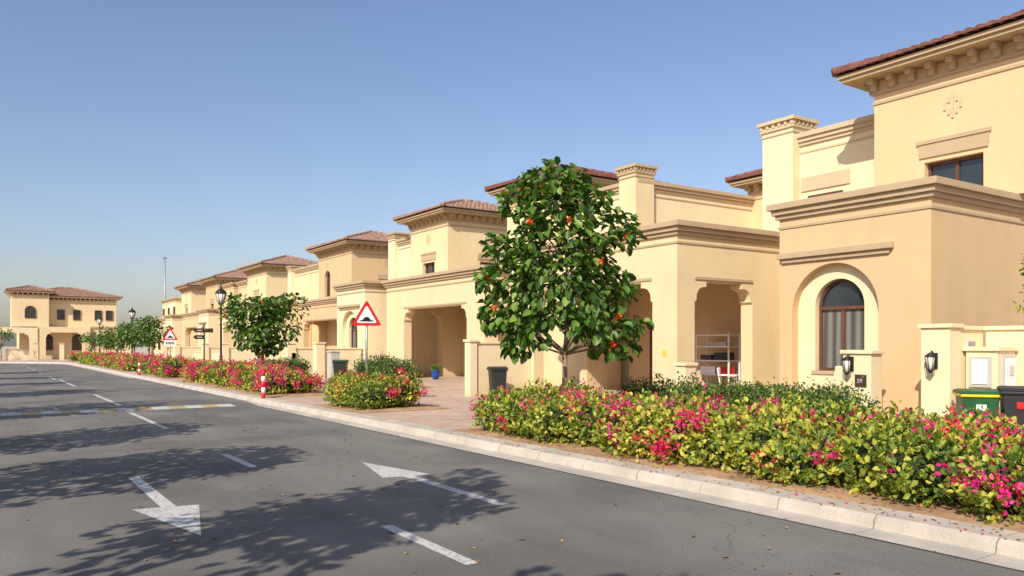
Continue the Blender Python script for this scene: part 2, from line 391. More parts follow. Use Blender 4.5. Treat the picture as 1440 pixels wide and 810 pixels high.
b1=row(7.05,8.75,3.0,11.75,.66,.62); b2=[]
for q in b1:
    q=list(q); f=1.0 if q[1]<9.0 else .4
    q[6]*=f; b2.append(tuple(q))
b2+=row(7.1,9.0,-1.5,3.0,.74,.7,.3)
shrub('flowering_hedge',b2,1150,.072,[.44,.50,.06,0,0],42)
shrub('flowering_hedge',row(7.05,8.6,16.7,18.9,.66,.6,.8),900,.07,[.45,.45,.10,0,0],32,.7)
shrub('flowering_hedge',row(7.05,8.7,23.3,35,.72,.75,1.0),620,.09,[.40,.45,.15,0,0],42,.3,petal=.07)
shrub('flowering_hedge',row(7.05,8.7,38.3,45.7,.72,.9,.8),420,.11,[.45,.40,.15,0,0],28,.5,petal=.09)
shrub('flowering_hedge',row(7.05,8.7,49.3,62,.72,1.,.7),300,.13,[.45,.40,.15,0,0],20,.5,petal=.11)
shrub('flowering_hedge',row(7.05,8.9,66,76,.72,1.,.7),250,.14,[.5,.4,.1,0,0],16,.5,petal=.12)
shrub('flowering_hedge',row(7,12,84,86,.72,1.,.7),200,.14,[.5,.4,.1,0,0],18,.4,petal=.12)
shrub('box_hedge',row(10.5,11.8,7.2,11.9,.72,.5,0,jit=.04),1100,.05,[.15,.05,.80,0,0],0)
shrub('box_hedge',row(11.6,12.6,24.6,28.0,.95,.6,0,jit=.04),700,.07,[.2,.0,.80,0,0],0)
shrub('box_hedge',row(11.6,12.8,36,41,.8,.7,0,jit=.04),400,.08,[.2,.0,.80,0,0],0)
shrub('leafy_shrub',[(11.3,5.45,.13,.5,.45,.50,0),(11.3,6.1,.13,.3,.3,.4,0)],1100,.08,[.45,.50,.05,0,0],0,core=.5)
shrub('bougainvillea',[(14.75,6.0,1.6,.45,.35,.9,1),(14.7,5.95,2.3,.38,.35,.95,1),(14.9,5.3,1.5,.6,.5,1.5,1)],700,.075,[.6,.3,.1,0,0],40,.8,core=.5)
n=420; P=np.stack([rng.uniform(6.5,7.2,n),rng.uniform(2,12,n),rng.uniform(.135,.165,n)],1); P[:,2]=np.where(P[:,0]<6.85,.132,P[:,2]+.01)
leafobj('fallen_petals',None,P,np.stack([rng.normal(size=n),rng.normal(size=n),np.zeros(n)],1),np.tile(UP,(n,1))+rng.normal(size=(n,3))*.2,rng.uniform(.02,.045,n),rng.uniform(.015,.03,n),rng.choice(3,n,p=[.2,.1,.7]),['mag','pink','dry'])
n=260; P=np.stack([rng.uniform(.2,6.4,n)**1.0,rng.uniform(3,20.5,n),np.full(n,.008)],1)
leafobj('fallen_leaves',None,P,np.stack([rng.normal(size=n),rng.normal(size=n),np.zeros(n)],1),np.tile(UP,(n,1))+rng.normal(size=(n,3))*.2,rng.uniform(.02,.06,n),rng.uniform(.015,.04,n),np.zeros(n),['dry'])

# ------------------------------------------------------------------ villa parts
def holewall(mb,plane,off,th,a0,a1,z0,z1,c,hw,zb,zt,kind,mat):
    if kind=='arch':
        N=12; arc=[(-hw*math.cos(math.pi/2*i/N),zt+hw*math.sin(math.pi/2*i/N)) for i in range(N+1)]
    elif kind=='rect': arc=[(-hw,zt),(0,zt)]
    else:
        arc=[(-hw,zt-.52),(-hw+.07,zt-.47),(-hw+.07,zt-.40)]+[(-hw+.07+.26*(1-math.cos(math.pi/2*i/5)),zt-.40+.26*math.sin(math.pi/2*i/5)) for i in range(1,6)]+[(-hw+.42,zt-.14),(-hw+.42,zt),(0,zt)]
    for s in (1,-1):
        e=a0 if s==1 else a1
        if zb<=z0+1e-4: pts=[(e,z0),(c-s*hw,z0)]
        else: pts=[(e,z0),(c,z0),(c,zb),(c-s*hw,zb)]
        pts+=[(c+s*a,z) for a,z in arc]+[(c,z1),(e,z1)]
        mb.poly(pts,plane,off,th,mat)
def pbox(mb,plane,a0,a1,z0,z1,o0,o1,mat):
    if plane=='x': mb.box(o0,o1,a0,a1,z0,z1,mat)
    else: mb.box(a0,a1,o0,o1,z0,z1,mat)
def window(par,plane,off,c,hw,zb,zt,arch,curt=True,cols=2):
    w=MB(); f=.06
    pbox(w,plane,c-hw,c+hw,zb,zb+f,off,off+.09,'wood')
    pbox(w,plane,c-hw,c-hw+f,zb+f,zt,off,off+.09,'wood'); pbox(w,plane,c+hw-f,c+hw,zb+f,zt,off,off+.09,'wood')
    pbox(w,plane,c-hw+f,c+hw-f,zt-f*1.1,zt,off-.01,off+.09,'wood')
    for i in range(1,cols):
        a=c-hw+2*hw*i/cols; pbox(w,plane,a-f*.6,a+f*.6,zb+f,zt-f*1.1,off+.004,off+.085,'wood')
    if arch:
        N=14
        for i in range(N):
            a0=math.pi*i/N;a1=math.pi*(i+1)/N
            w.poly([(c+hw*math.cos(a0),zt+hw*math.sin(a0)),(c+hw*math.cos(a1),zt+hw*math.sin(a1)),(c+(hw-f)*math.cos(a1),zt+(hw-f)*math.sin(a1)),(c+(hw-f)*math.cos(a0),zt+(hw-f)*math.sin(a0))],plane,off+.002,.08,'wood')
    w.obj('window_frame',par)
    g=MB(); g.poly([(c-hw+.02,zb+.02),(c+hw-.02,zb+.02),(c+hw-.02,zt),(c-hw+.02,zt)],plane,off+.05,.02,'curt' if curt else 'glass')
    if arch: g.poly([(c+(hw-.02)*math.cos(math.pi*i/14),zt+.001+(hw-.02)*math.sin(math.pi*i/14)) for i in range(15)],plane,off+.052,.02,'glass')
    g.obj('window_glass',par)
def cornice(mb,x0,x1,y0,y1,zt,mat,s=1.):
    for za,zb,o in ((.54,.48,.025),(.33,.24,.07),(.24,.13,.13),(.13,0,.20)):
        mb.box(x0-o*s,x1+o*s,y0-o*s,y1+o*s,zt-za,zt-zb,mat)
def tiles(mb,x0,x1,y0,y1,z,pitch,mat,sp=.22):
    tp=math.tan(pitch); W=x1-x0; H=y1-y0; half=min(W,H)/2
    def slope(P0,ud,nd,L):
        n=int(L/sp); s_=L/n
        for i in range(n):
            s=(i+.5)*s_; run=min(s,L-s,half)
            if run<.1: continue
            t=0.
            while t<run-.05:
                t1=min(t+.40,run); seg=5
                vs=[]
                jx=R.uniform(-.008,.008)
                for tt,rr,up in ((t,.105,.045),(t1,.085,.015)):
                    for j in range(seg+1):
                        a=math.pi*j/seg
                        o=s+jx+rr*math.cos(a); h=rr*math.sin(a)*.9+up
                        vs.append((P0[0]+ud[0]*o+nd[0]*tt,P0[1]+ud[1]*o+nd[1]*tt,z+tt*tp+h))
                mb.add(vs,[(j,j+1,seg+2+j,seg+1+j) for j in range(seg)]+[tuple(range(seg+1))],mat,False)
                t+=.36
    slope((x0,y0),(1,0),(0,1),W); slope((x1,y1),(-1,0),(0,-1),W)
    slope((x0,y1),(0,-1),(1,0),H); slope((x1,y0),(0,1),(-1,0),H)
    zr=z+half*tp
    if W>=H: r0=(x0+half,(y0+y1)/2,zr); r1=(x1-half,(y0+y1)/2,zr)
    else: r0=((x0+x1)/2,y0+half,zr); r1=((x0+x1)/2,y1-half,zr)
    c=[(x0,y0,z+.01),(x1,y0,z+.01),(x1,y1,z+.01),(x0,y1,z+.01)]
    V=c+[r0,r1]
    if W>=H: F=[(0,1,5,4),(1,2,5),(2,3,4,5),(3,0,4)]
    else: F=[(0,1,4),(1,2,5,4),(2,3,5),(3,0,4,5)]
    mb.add(V,F,mat)
    def cap(a,b_):
        a=Vector(a)+Vector((0,0,.08)); b_=Vector(b_)+Vector((0,0,.08)); L=(b_-a).length; n=max(1,int(L/.36))
        for i in range(n):
            mb.tube([a.lerp(b_,i/n),a.lerp(b_,(i+1)/n)],[.115,.095],mat,7)
    if (Vector(r0)-Vector(r1)).length>.2: cap(r0,r1)
    for i,q in enumerate(c):
        r=r0 if (Vector(q)-Vector(r0)).length<=(Vector(q)-Vector(r1)).length else r1
        cap(q,r)
def eaves_roof(par,x0,x1,y0,y1,zw,trim,tile,pitch=.31,ov=.58):
    t=MB()
    for za,zb,o in ((-.56,-.50,.03),(-.34,-.26,.06),(0,.08,ov-.06),(.08,.16,ov)):
        t.box(x0-o,x1+o,y0-o,y1+o,zw+za,zw+zb,trim)
    def cor(a,b_,f):
        n=max(2,int((b_-a)/.42))
        for i in range(n+1): f(a+(b_-a)*i/n)
    for za,zb,q in ((-.26,-.13,.16),(-.13,-.002,.30)):
        cor(y0+.06,y1-.06,lambda a:t.box(x0-q,x0-.001,a-.06,a+.06,zw+za,zw+zb,trim))
        cor(x0+.10,x1-.06,lambda a:t.box(a-.06,a+.06,y0-q,y0-.001,zw+za,zw+zb,trim))
        cor(x0+.10,x1-.06,lambda a:t.box(a-.06,a+.06,y1+.001,y1+q,zw+za,zw+zb,trim))
    t.obj('eaves_cornice',par)
    r=MB(); tiles(r,x0-ov-.07,x1+ov+.07,y0-ov-.07,y1+ov+.07,zw+.17,pitch,tile); r.obj('tiled_roof',par)
def ornament(mb,plane,off,c,z,mat):
    for a,zz_,h in ((0,0,.56),(-.17,.0,.18),(.17,.0,.18),(-.085,.13,.14),(.085,-.13,.14),(-.085,-.13,.14),(.085,.13,.14)):
        pbox(mb,plane,c+a-.022,c+a+.022,z+zz_-h/2,z+zz_+h/2,off-.03,off-.001,mat)
def tower(par,x,y0,y1,dep,wall,trim,tile='tile',win='rect',zw=7.74,wc=None,zbase=0.):
    w=MB(); c=wc if wc else (y0+y1)/2; zf=max(4.0,zbase); zwb=max(4.35,zf+.08)
    w.box(x+.3,x+dep,y0,y1,zbase,zw-.01,wall)
    if win=='rect': holewall(w,'x',x,.3,y0,y1,zf,zw-.01,c,.62,zwb,5.62,'rect',wall); window(par,'x',x+.16,c,.62,zwb,5.62,False,False,2)
    else: holewall(w,'x',x,.3,y0,y1,zf,zw-.01,c,.5,4.75,5.95,'arch',wall); window(par,'x',x+.16,c,.5,4.75,5.95,True,False,2)
    if zbase<1: w.box(x,x+.3,y0,y1,zbase,4.0,wall)
    w.obj('tower_walls',par)
    t=MB()
    if win=='rect':
        t.box(x-.04,x-.001,c-.72,c+.72,5.72,5.80,trim); t.box(x-.022,x-.001,c-.74,c+.74,5.80,6.02,trim); t.box(x-.05,x-.001,c-.78,c+.78,6.02,6.10,trim)
    ornament(t,'x',x,c,6.75,'trim2')
    ornament(t,'y',y0,x+dep*.5,6.75,'trim2')
    t.box(x+dep*.5-.6,x+dep*.5+.6,y0-.05,y0-.001,5.72,6.0,trim)
    t.obj('trim',par)
    window(par,'y',y0-.07,x+dep*.5,.45,4.8,5.6,False,False,2)
    eaves_roof(par,x,x+dep,y0,y1,zw,trim,tile)
def pier(par,x0,x1,y0,y1,z0,z1,wall,trim):
    p=MB(); p.box(x0,x1,y0,y1,z0,z1-.28,wall)
    for za,zb,o in ((.42,.38,.03),(.28,.20,.05),(.09,0,.11)): p.box(x0-o,x1+o,y0-o,y1+o,z1-za,z1-zb,trim)
    p.box(x0-.02,x1+.02,y0-.02,y1+.02,z1-.20,z1-.09,trim)
    n=5
    for i in range(n+1):
        a=y0+(y1-y0)*i/n; p.box(x0-.07,x0-.021,a-.04,a+.04,z1-.2,z1-.091,trim)
        a=x0+(x1-x0)*i/n; p.box(a-.04,a+.04,y0-.07,y0-.021,z1-.2,z1-.091,trim)
    p.obj('parapet_pier',par)
def block(par,x0,x1,y0,y1,z0,zt,wall,trim,s=1.,name='upper_walls'):
    w=MB(); w.box(x0,x1,y0,y1,z0,zt-.14,wall); w.obj(name,par)
    t=MB(); cornice(t,x0,x1,y0,y1,zt,trim,s); t.obj('cornice',par,.008)
def arch_block(par,x0,y0,y1,zt,xb,wall,panel,trim,c=None):
    c=c or (y0+y1)/2+.2
    w=MB()
    w.box(x0+.45,xb,y0,y1,0,zt-.14,wall)
    holewall(w,'x',x0,.2,y0,y1,0,zt-.14,c,.98,0,2.30,'arch',wall)
    w.box(x0+.2,x0+.45,y0,c-1.1,0,zt-.14,wall); w.box(x0+.2,x0+.45,c+1.1,y1,0,zt-.14,wall)
    holewall(w,'x',x0+.2,.25,c-1.1,c+1.1,0,zt-.14,c,.56,1.08,2.41,'arch',panel)
    w.obj('arch_block_walls',par)
    window(par,'x',x0+.33,c,.56,1.08,2.41,True)
    t=MB(); cornice(t,x0,xb,y0,y1,zt,trim)
    t.box(x0-.06,x0-.001,c-1.22,c+1.22,3.36,3.45,trim); t.box(x0-.12,x0-.001,c-1.3,c+1.3,3.45,3.57,trim)
    t.box(x0+.17,x0+.335,c-.64,c+.64,1.0,1.08,trim)
    t.obj('cornice',par,.008)
def carport(par,x0,y0,y1,zt,xb,wall,trim,f0=.85,f1=1.2,zo=3.2,sx=.6,sw=2.15):
    w=MB(); th=.38
    c=(y0+f0+y1-f1)/2; hw=(y1-f1-y0-f0)/2
    holewall(w,'x',x0,th,y0,y1,0,zt-.14,c,hw,0,zo,'corbel',wall)
    for y in (y0,y1-th):
        holewall(w,'y',y,th,x0+th,xb,0,zt-.14,x0+sx+sw/2,sw/2,0,zo,'corbel',wall)
    w.obj('carport_walls',par)
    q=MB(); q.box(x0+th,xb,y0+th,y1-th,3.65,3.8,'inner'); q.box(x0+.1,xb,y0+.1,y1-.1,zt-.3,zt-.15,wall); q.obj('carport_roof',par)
    t=MB(); cornice(t,x0,xb,y0,y1,zt,trim)
    t.box(x0-.03,x0-.001,c-hw+.02,c+hw-.02,zo+.03,zo+.11,trim)
    t.box(x0+sx,x0+sx+sw,y0-.03,y0-.001,zo+.03,zo+.11,trim)
    t.obj('cornice',par,.008)
def body(par,x0,x1,y0,y1,zt,wall):
    w=MB(); w.box(x0,x1,y0,y1,0,zt,wall); w.obj('ground_floor_walls',par)
def doorway(par,x,c):
    w=MB(); w.box(x-.06,x-.001,c-.55,c+.55,.12,2.35,'wood'); w.box(x-.09,x-.061,c-.40,c-.05,.35,1.1,'wood'); w.box(x-.09,x-.061,c-.40,c-.05,1.25,2.1,'wood')
    w.box(x-.09,x-.061,c+.05,c+.40,.35,1.1,'wood'); w.box(x-.09,x-.061,c+.05,c+.40,1.25,2.1,'wood'); w.obj('door',par)

v=empty('villa')
arch_block(v,14.4,7.8,11.1,4.64,20.6,'tan','cream2','trim',c=9.8)
body(v,20.61,28,7.0,11.1,4.2,'tan'); body(v,18.31,28,11.11,20.2,4.2,'tan')
tower(v,17.3,7.45,10.7,4.6,'tan2','trim',zbase=4.645,wc=8.9)
block(v,18.5,25,10.72,14.2,4.1,7.32,'cream2','trim2',.8)
pier(v,18.2,19.1,13.6,14.6,4.0,7.78,'cream2','trim2')
t=MB(); t.box(18.46,18.499,12.1,13.55,5.75,6.12,'trim2'); t.obj('trim',v)
window(v,'x',18.42,12.8,.5,4.5,5.6,False,False)
carport(v,14.05,13.8,21.0,4.62,18.29,'cream','trim')
doorway(v,18.3,18.6)
t=MB(); t.box(14.035,14.049,14.15,14.27,1.35,1.5,'yellowp'); t.obj('name_plate',v)
v=empty('villa')
body(v,18.9,28,20.25,31,4.3,'cream')
block(v,18.8,27,20.3,23.55,4.1,7.30,'cream2','trim',.8)
pier(v,18.55,19.4,20.15,21.0,4.0,7.78,'cream','trim')
tower(v,17.9,23.6,27.1,4.4,'cream','trim',zbase=3.9)
block(v,17.8,21,21.3,27.3,0,4.45,'cream','trim')
carport(v,15.7,25.3,33.9,4.60,19.5,'cream','trim',1.3,1.8)
window(v,'x',19.35,30.7,.5,1.2,2.6,True); body(v,19.51,28,31,34,4.3,'cream')
v=empty('villa'); tower(v,24.7,16.5,20.4,4.5,'tan2','trim',zbase=0.)
v=empty('villa')
tower(v,18.1,32.4,36.2,4.4,'cream','trim','tileb',zbase=3.9)
block(v,18.5,25,36.22,38.6,4.1,7.2,'cream2','trim',.8)
pier(v,18.3,19.1,38.5,39.3,4.0,7.6,'cream2','trim')
arch_block(v,14.9,34.55,38.0,4.63,18.6,'cream2','cream2','trim',c=36.4)
body(v,18.61,28,34.1,42,4.25,'cream')
v=empty('villa')
carport(v,17,42,50,4.4,18.7,'tan','trim',1.,1.,3.1,.4,1.0)
tower(v,18.72,45.4,51.0,4.6,'tan','trim','tileb',win='arch',zbase=0.,wc=49.4)
block(v,19,25,51.02,57,4.,7.1,'cream','trim',.8); pier(v,18.7,19.5,56.5,57.3,4,7.35,'cream2','trim')
body(v,18.95,28,42.,59,4.1,'tan')
arch_block(v,15.5,53,56.5,4.62,18.9,'cream','cream2','trim')
v=empty('villa')
carport(v,16,58.5,66,4.6,18.9,'cream','trim')
tower(v,18.6,62.2,67.4,4.6,'cream','trim','tileb',zbase=0.)
body(v,19.0,28,59.1,75,4.2,'cream2'); block(v,18.8,25,67.42,71,4,7.1,'tan2','trim')
arch_block(v,15.5,67.5,71,4.62,18.9,'cream2','cream2','trim')
v=empty('villa')
carport(v,16,73,80,4.6,18.9,'tan2','trim'); block(v,18.8,25,72.5,77,4,7.2,'tan2','trim')
tower(v,18.6,77.1,82.,4.6,'tan','trim','tileb',zbase=0.)
body(v,19,28,75.2,90,4.2,'cream'); arch_block(v,15.6,82.5,86,4.62,18.9,'cream2','cream2','trim')
v=empty('villa')
tower(v,18.6,88.5,93.4,4.6,'cream','trim','tileb',zbase=0.)
block(v,16.8,25,91,101,0,4.6,'cream2','trim'); block(v,18,25,93.5,101,4,6.9,'cream2','trim')
for yy in (93,96,99):
    window(v,'x',16.72,yy,.5,1.2,2.3,True,False); window(v,'x',17.92,yy+1,.4,5,5.9,False,False)
v=empty('villa'); YF=98
w=MB(); w.box(3.6,12.8,YF+1.0,YF+9,0,6.6,'cream'); w.obj('walls',v)
block(v,10.2,14.2,YF-.2,YF+5,0,3.7,'cream','trim2',.8)
w=MB(); holewall(w,'y',YF-.5,.3,5.2,10.1,0,3.6,7.6,1.7,0,3.0,'corbel','cream'); w.box(5.2,10.1,YF-.2,YF+1,3.1,3.6,'cream')
holewall(w,'y',YF-.6,.3,1.2,5.15,0,3.5,3.1,1.3,0,2.9,'corbel','cream2'); w.box(1.2,5.15,YF-.3,YF+2,3.0,3.45,'cream'); w.obj('arcade',v)
for cx in (6.1,9.0): window(v,'y',YF+.9,cx,.55,1.1,2.3,True)
for cx in (7.4,8.9,11,12.1): window(v,'y',YF+.9,cx,.35,4.4,5.5,False,False,1)
window(v,'y',YF-.3,12.,.45,1.,2.2,True)
eaves_roof(v,3.6,12.8,YF+1.0,YF+9,6.75,'trim2','tileb',.24,.5)
w=MB(); w.box(2.8,6.2,YF-.1,YF+3,3.6,7.0,'cream'); w.obj('tower_walls',v); eaves_roof(v,2.8,6.2,YF-.1,YF+4,7.15,'trim2','tileb',.26,.45)
window(v,'y',YF-.18,4.5,.5,4.5,5.3,True,False)
for i,(xa,xb,h) in enumerate(((-2,1.1,1.3),(2.2,4.2,1.2),(4.6,5.0,1.8),(6.9,7.3,1.8),(9.2,13.5,1.2))):
    w=MB(); w.box(xa,xb,YF-4.2,YF-4,0,h,'cream2'); w.box(xa-.05,xb+.05,YF-4.26,YF-3.94,h,h+.08,'trim2'); w.obj('garden_wall')

# ------------------------------------------------------------------ garden walls & gates
def gwall(boxes,caps='trim2',wall='cream2',extra=None,name='garden_wall'):
    w=MB()
    for x0,x1,y0,y1,h in boxes:
        w.box(x0,x1,y0,y1,0,h-.07,wall); w.box(x0-.04,x1+.04,y0-.04,y1+.04,h-.07,h,wall)
    if extra: extra(w)
    return w.obj(name,None,.01)
def walllamp(x,y,z):
    e=empty('wall_lantern'); w=MB()
    w.box(x-.03,x,y-.05,y+.05,z-.12,z+.14,'black'); w.tube([(x,y,z+.1),(x-.10,y,z+.17),(x-.14,y,z+.13)],[.012]*3,'black',6)
    w.lathe(x-.14,y,[(.01,z+.15),(.10,z+.09),(.085,z+.075)],'black',6); w.lathe(x-.14,y,[(.06,z-.13),(.02,z-.19)],'black',6)
    for j in range(6):
        a=j*math.pi/3; w.tube([(x-.14+.08*math.cos(a),y+.08*math.sin(a),z+.08),(x-.14+.055*math.cos(a),y+.055*math.sin(a),z-.14)],[.008]*2,'black',4)
    w.obj('housing',e); g=MB(); g.lathe(x-.14,y,[(.07,z+.07),(.048,z-.13)],'lampglass',6); g.obj('glass',e)
def wing(w):
    N=8; pts=[(8.85,0),(9.75,0),(9.75,.62)]+[(9.75-.75*math.sin(math.pi/2*i/N),.62+.6*(1-math.cos(math.pi/2*i/N))) for i in range(1,N+1)]+[(8.85,1.22)]
    w.poly(pts,'x',13.28,.16,'cream2')
gwall([(13.15,13.5,8.2,8.75,1.52)],extra=wing)
gwall([(13.15,13.5,6.82,7.3,1.96),(13.5,14.28,6.84,7.0,1.93),(14.28,14.5,-8,6.8,1.93),(13.6,14.2,6.3,6.79,1.58)])
walllamp(13.15,8.58,1.26); walllamp(13.15,7.06,1.34)
e=empty('house_number_plate'); w=MB(); w.box(13.13,13.149,8.28,8.5,.86,1.08,'brown'); w.obj('plate',e)
cu=bpy.data.curves.new('digits','FONT'); cu.body='59'; cu.size=.11; cu.extrude=.003; to=bpy.data.objects.new('digits',cu); COL.objects.link(to); to.parent=e
to.location=(13.124,8.455,.93); to.rotation_euler=(math.pi/2,0,-math.pi/2); cu.materials.append(M['grey'])
e=empty('utility_cabinet'); w=MB()
w.box(13.68,14.12,6.24,6.299,.85,1.45,'grey'); w.box(13.73,14.07,6.22,6.239,.91,1.39,'white'); w.box(13.83,13.97,6.205,6.219,1.12,1.28,'grey')
w.box(13.56,13.599,6.38,6.72,.92,1.42,'grey'); w.box(13.545,13.559,6.43,6.67,.97,1.37,'white')
w.box(13.68,13.95,6.80,6.839,1.35,1.68,'grey'); w.box(13.71,13.92,6.79,6.799,1.60,1.66,'steel'); w.obj('meter_box',e,.006)
def bin_(x,y,a,mb_,lid,h=1.02,w_=.56,d=.6,name='wheelie_bin',panel=None,rim=None):
    e=empty(name); b=MB(); rim=rim or mb_
    t=[(-w_/2*.8,-d/2*.8),(w_/2*.8,-d/2*.8),(w_/2*.8,d/2*.75),(-w_/2*.8,d/2*.75)]; T=[(-w_/2,-d/2),(w_/2,-d/2),(w_/2,d/2),(-w_/2,d/2)]
    b.add([(p[0],p[1],.06) for p in t]+[(p[0],p[1],h-.12) for p in T],[(0,3,2,1),(4,5,6,7)]+[(i,(i+1)%4,(i+1)%4+4,i+4) for i in range(4)],mb_)
    b.box(-w_/2-.03,w_/2+.03,-d/2-.03,d/2+.03,h-.12,h-.07,rim)
    b.obj('bin_body',e,.015)
    l=MB(); l.poly([(-d/2-.05,h-.065),(d/2+.05,h-.065),(d/2+.03,h-.03),(0,h),(-d/2,h-.03)],'x',-w_/2-.03,w_+.06,lid)
    l.obj('lid',e,.012)
    q=MB(); q.tube([(-w_/2,d/2+.09,h-.08),(w_/2,d/2+.09,h-.08)],[.015]*2,'blackp',6)
    for s in (-1,1):
        q.tube([(s*w_/2*.85-.03,d/2*.9,.1),(s*w_/2*.85+.03,d/2*.9,.1)],[.1,.1],'blackp',12)
        q.box(s*w_/2-.02,s*w_/2+.02,d/2,d/2+.1,h-.1,h-.06,mb_)
    if panel: 
        q.box(-.07,.07,-d/2*.95-.02,-d/2*.95,h-.33,h-.23,panel)
    q.obj('wheels',e)
    e.location=(x,y,.0); e.rotation_euler=(0,0,a); return e
bin_(12.92,6.28,math.radians(-52),'greenp','greenp',.93,.5,.55,panel='white',rim='yellowp')
bin_(13.1,5.74,math.radians(-60),'blackp','blackp',.99,.5,.55,panel='red')
bin_(12.45,19.35,math.radians(-20),'blackp','blackp',1.0,.45,.5)
bin_(12.9,32.5,math.radians(-30),'blackp','greenp',1.0)
gwall([(12.0,14.04,19.95,20.15,1.72),(11.85,12.1,19.9,20.2,1.78)])
def wing2(w):
    N=8; pts=[(13.75,0),(15.0,0),(15.0,.45)]+[(15.0-.9*math.sin(math.pi/2*i/N),.45+.6*(1-math.cos(math.pi/2*i/N))) for i in range(1,N+1)]+[(13.75,1.05)]
    w.poly(pts,'y',13.1,.16,'cream2')
gwall([(13.55,13.9,13.05,13.35,1.2)],extra=wing2)
for y in (34.6,38.6,40,41.2): gwall([(12.6,13.0,y,y+.45,1.75),(13.0,14.8,y+.1,y+.25,1.5)])
gwall([(12.8,13.,38.6,41.6,1.3)]); 
for y in (52,57.3,66.8,72): gwall([(12.8,13.2,y,y+.5,1.75),(13.2,15.4,y+.1,y+.3,1.5),(12.9,13.1,y+.5,y+3.2,1.2)])
e=empty('utility_cabinet'); w=MB(); w.box(12.9,13.3,33.6,34.1,.1,1.3,'grey'); w.box(12.87,13.33,33.57,34.13,1.3,1.36,'grey'); w.obj('cabinet_body',e,.01)

# ------------------------------------------------------------------ street furniture
def hump_sign(x,y,z1,yaw,plate=False):
    e=empty('traffic_sign'); p=MB(); p.tube([(0,0,0),(0,0,z1)],[.03,.03],'steel',10); p.obj('pole',e)
    h=.60; s=h/ .866
    def tri(sc2,dy,th,mat,mb): 
        c=h/3; pts=[]
        for ax,az in ((-s/2,0),(s/2,0),(0,h)):
            vx,vz=ax*sc2,(az-c)*sc2
            L=math.hypot(vx,vz); ux,uz=vx/L,vz/L; r=.035*sc2
            for da in (-.6,0,.6):
                a=math.atan2(uz,ux)+da; pts.append((vx-ux*r*2+r*1.4*math.cos(a),vz-uz*r*2+r*1.4*math.sin(a)+c+z1-h))
        pts.sort(key=lambda q:math.atan2(q[1]-(c+z1-h),q[0])); mb.poly(pts,'y',dy,th,mat)
    b=MB(); tri(1.08,-.045,.012,'red',b); tri(.74,-.049,.003,'white',b)
    zb=z1-h+.085
    b.poly([(-.17,zb),(.17,zb),(.17,zb+.03),(.11,zb+.035),(.06,zb+.10),(0,zb+.125),(-.06,zb+.10),(-.11,zb+.035),(-.17,zb+.03)],'y',-.053,.003,'black')
    b.box(-.03,.03,-.035,-.0,z1-.35,z1-.30,'steel')
    if plate:
        b.box(-.3,.3,-.045,-.033,z1-h-.32,z1-h-.03,'white')
        for q in range(6): b.box(-.2+.07*q,-.16+.07*q,-.05,-.0455,z1-h-.25,z1-h-.12,'black')
    b.obj('sign_face',e); e.location=(x,y,.12); e.rotation_euler=(0,0,yaw)
hump_sign(8.35,19.25,2.62,math.radians(-18)); hump_sign(8.4,45,2.4,math.radians(-12),True)
def lamp(x,y,H=4.2):
    e=empty('street_lamp'); b=MB()
    b.lathe(x,y,[(.16,.12),(.16,.3),(.11,.36),(.12,.5),(.07,.62),(.06,1.1),(.075,1.15),(.05,1.2),(.04,H-1.0),(.06,H-.98),(.045,H-.93),(.035,H-.78),(.11,H-.74),(.10,H-.70)],'black',12)
    b.lathe(x,y,[(.24,H-.28),(.25,H-.25),(.17,H-.14),(.06,H-.07),(.05,H-.03),(.02,H+.05),(.03,H+.08),(.004,H+.15)],'black',8)
    for j in range(8):
        a=j*math.pi/4; b.tube([(x+.11*math.cos(a),y+.11*math.sin(a),H-.72),(x+.23*math.cos(a),y+.23*math.sin(a),H-.27)],[.011]*2,'black',4)
    for s in (-1,1): b.tube([(x,y,H-1.15),(x+s*.22,y,H-1.1),(x+s*.28,y,H-1.02)],[.018,.015,.02],'black',6)
    b.obj('post',e); g=MB(); g.lathe(x,y,[(.10,H-.71),(.215,H-.285)],'lampglass',8); g.obj('lantern_glass',e)
lamp(8.6,35.2,4.1); lamp(8.9,61,4.2); lamp(8.9,79,4.2)
e=empty('direction_sign'); b=MB(); b.tube([(8.9,39.6,.1),(8.9,39.6,2.6)],[.03,.03],'black',8); b.tube([(8.9,39.6,2.6),(8.9,39.6,2.68)],[.045,.01],'black',8)
for z,s in ((2.22,-1),(1.90,-1)):
    b.poly([(8.86,z),(8.86,z+.2),(8.5,z+.2),(8.4,z+.1),(8.5,z)],'y',39.55,.04,'brown'); b.box(8.56,8.8,39.545,39.549,z+.08,z+.11,'white')
b.poly([(8.94,2.22),(8.94,2.42),(9.3,2.42),(9.3,2.22)],'y',39.55,.04,'brown'); b.obj('sign_boards',e)
def bollard(x,y):
    e=empty('bollard'); b=MB(); z=.12; n=5; h=.78
    for i in range(n): b.tube([(x,y,z+h*i/n),(x,y,z+h*(i+1)/n)],[.055]*2,'red' if i%2==0 else 'white',14)
    b.tube([(x,y,z+h),(x,y,z+h+.03),(x,y,z+h+.05)],[.055,.045,.01],'red',14); b.obj('post',e)
bollard(6.62,22.4); bollard(6.68,43.5)
e=empty('light_mast'); b=MB(); b.tube([(23.3,128.8,0),(23.3,128.8,15)],[.15,.08],'steel',8); b.box(22.95,23.65,128.7,128.9,14.7,14.85,'steel'); b.obj('mast',e)
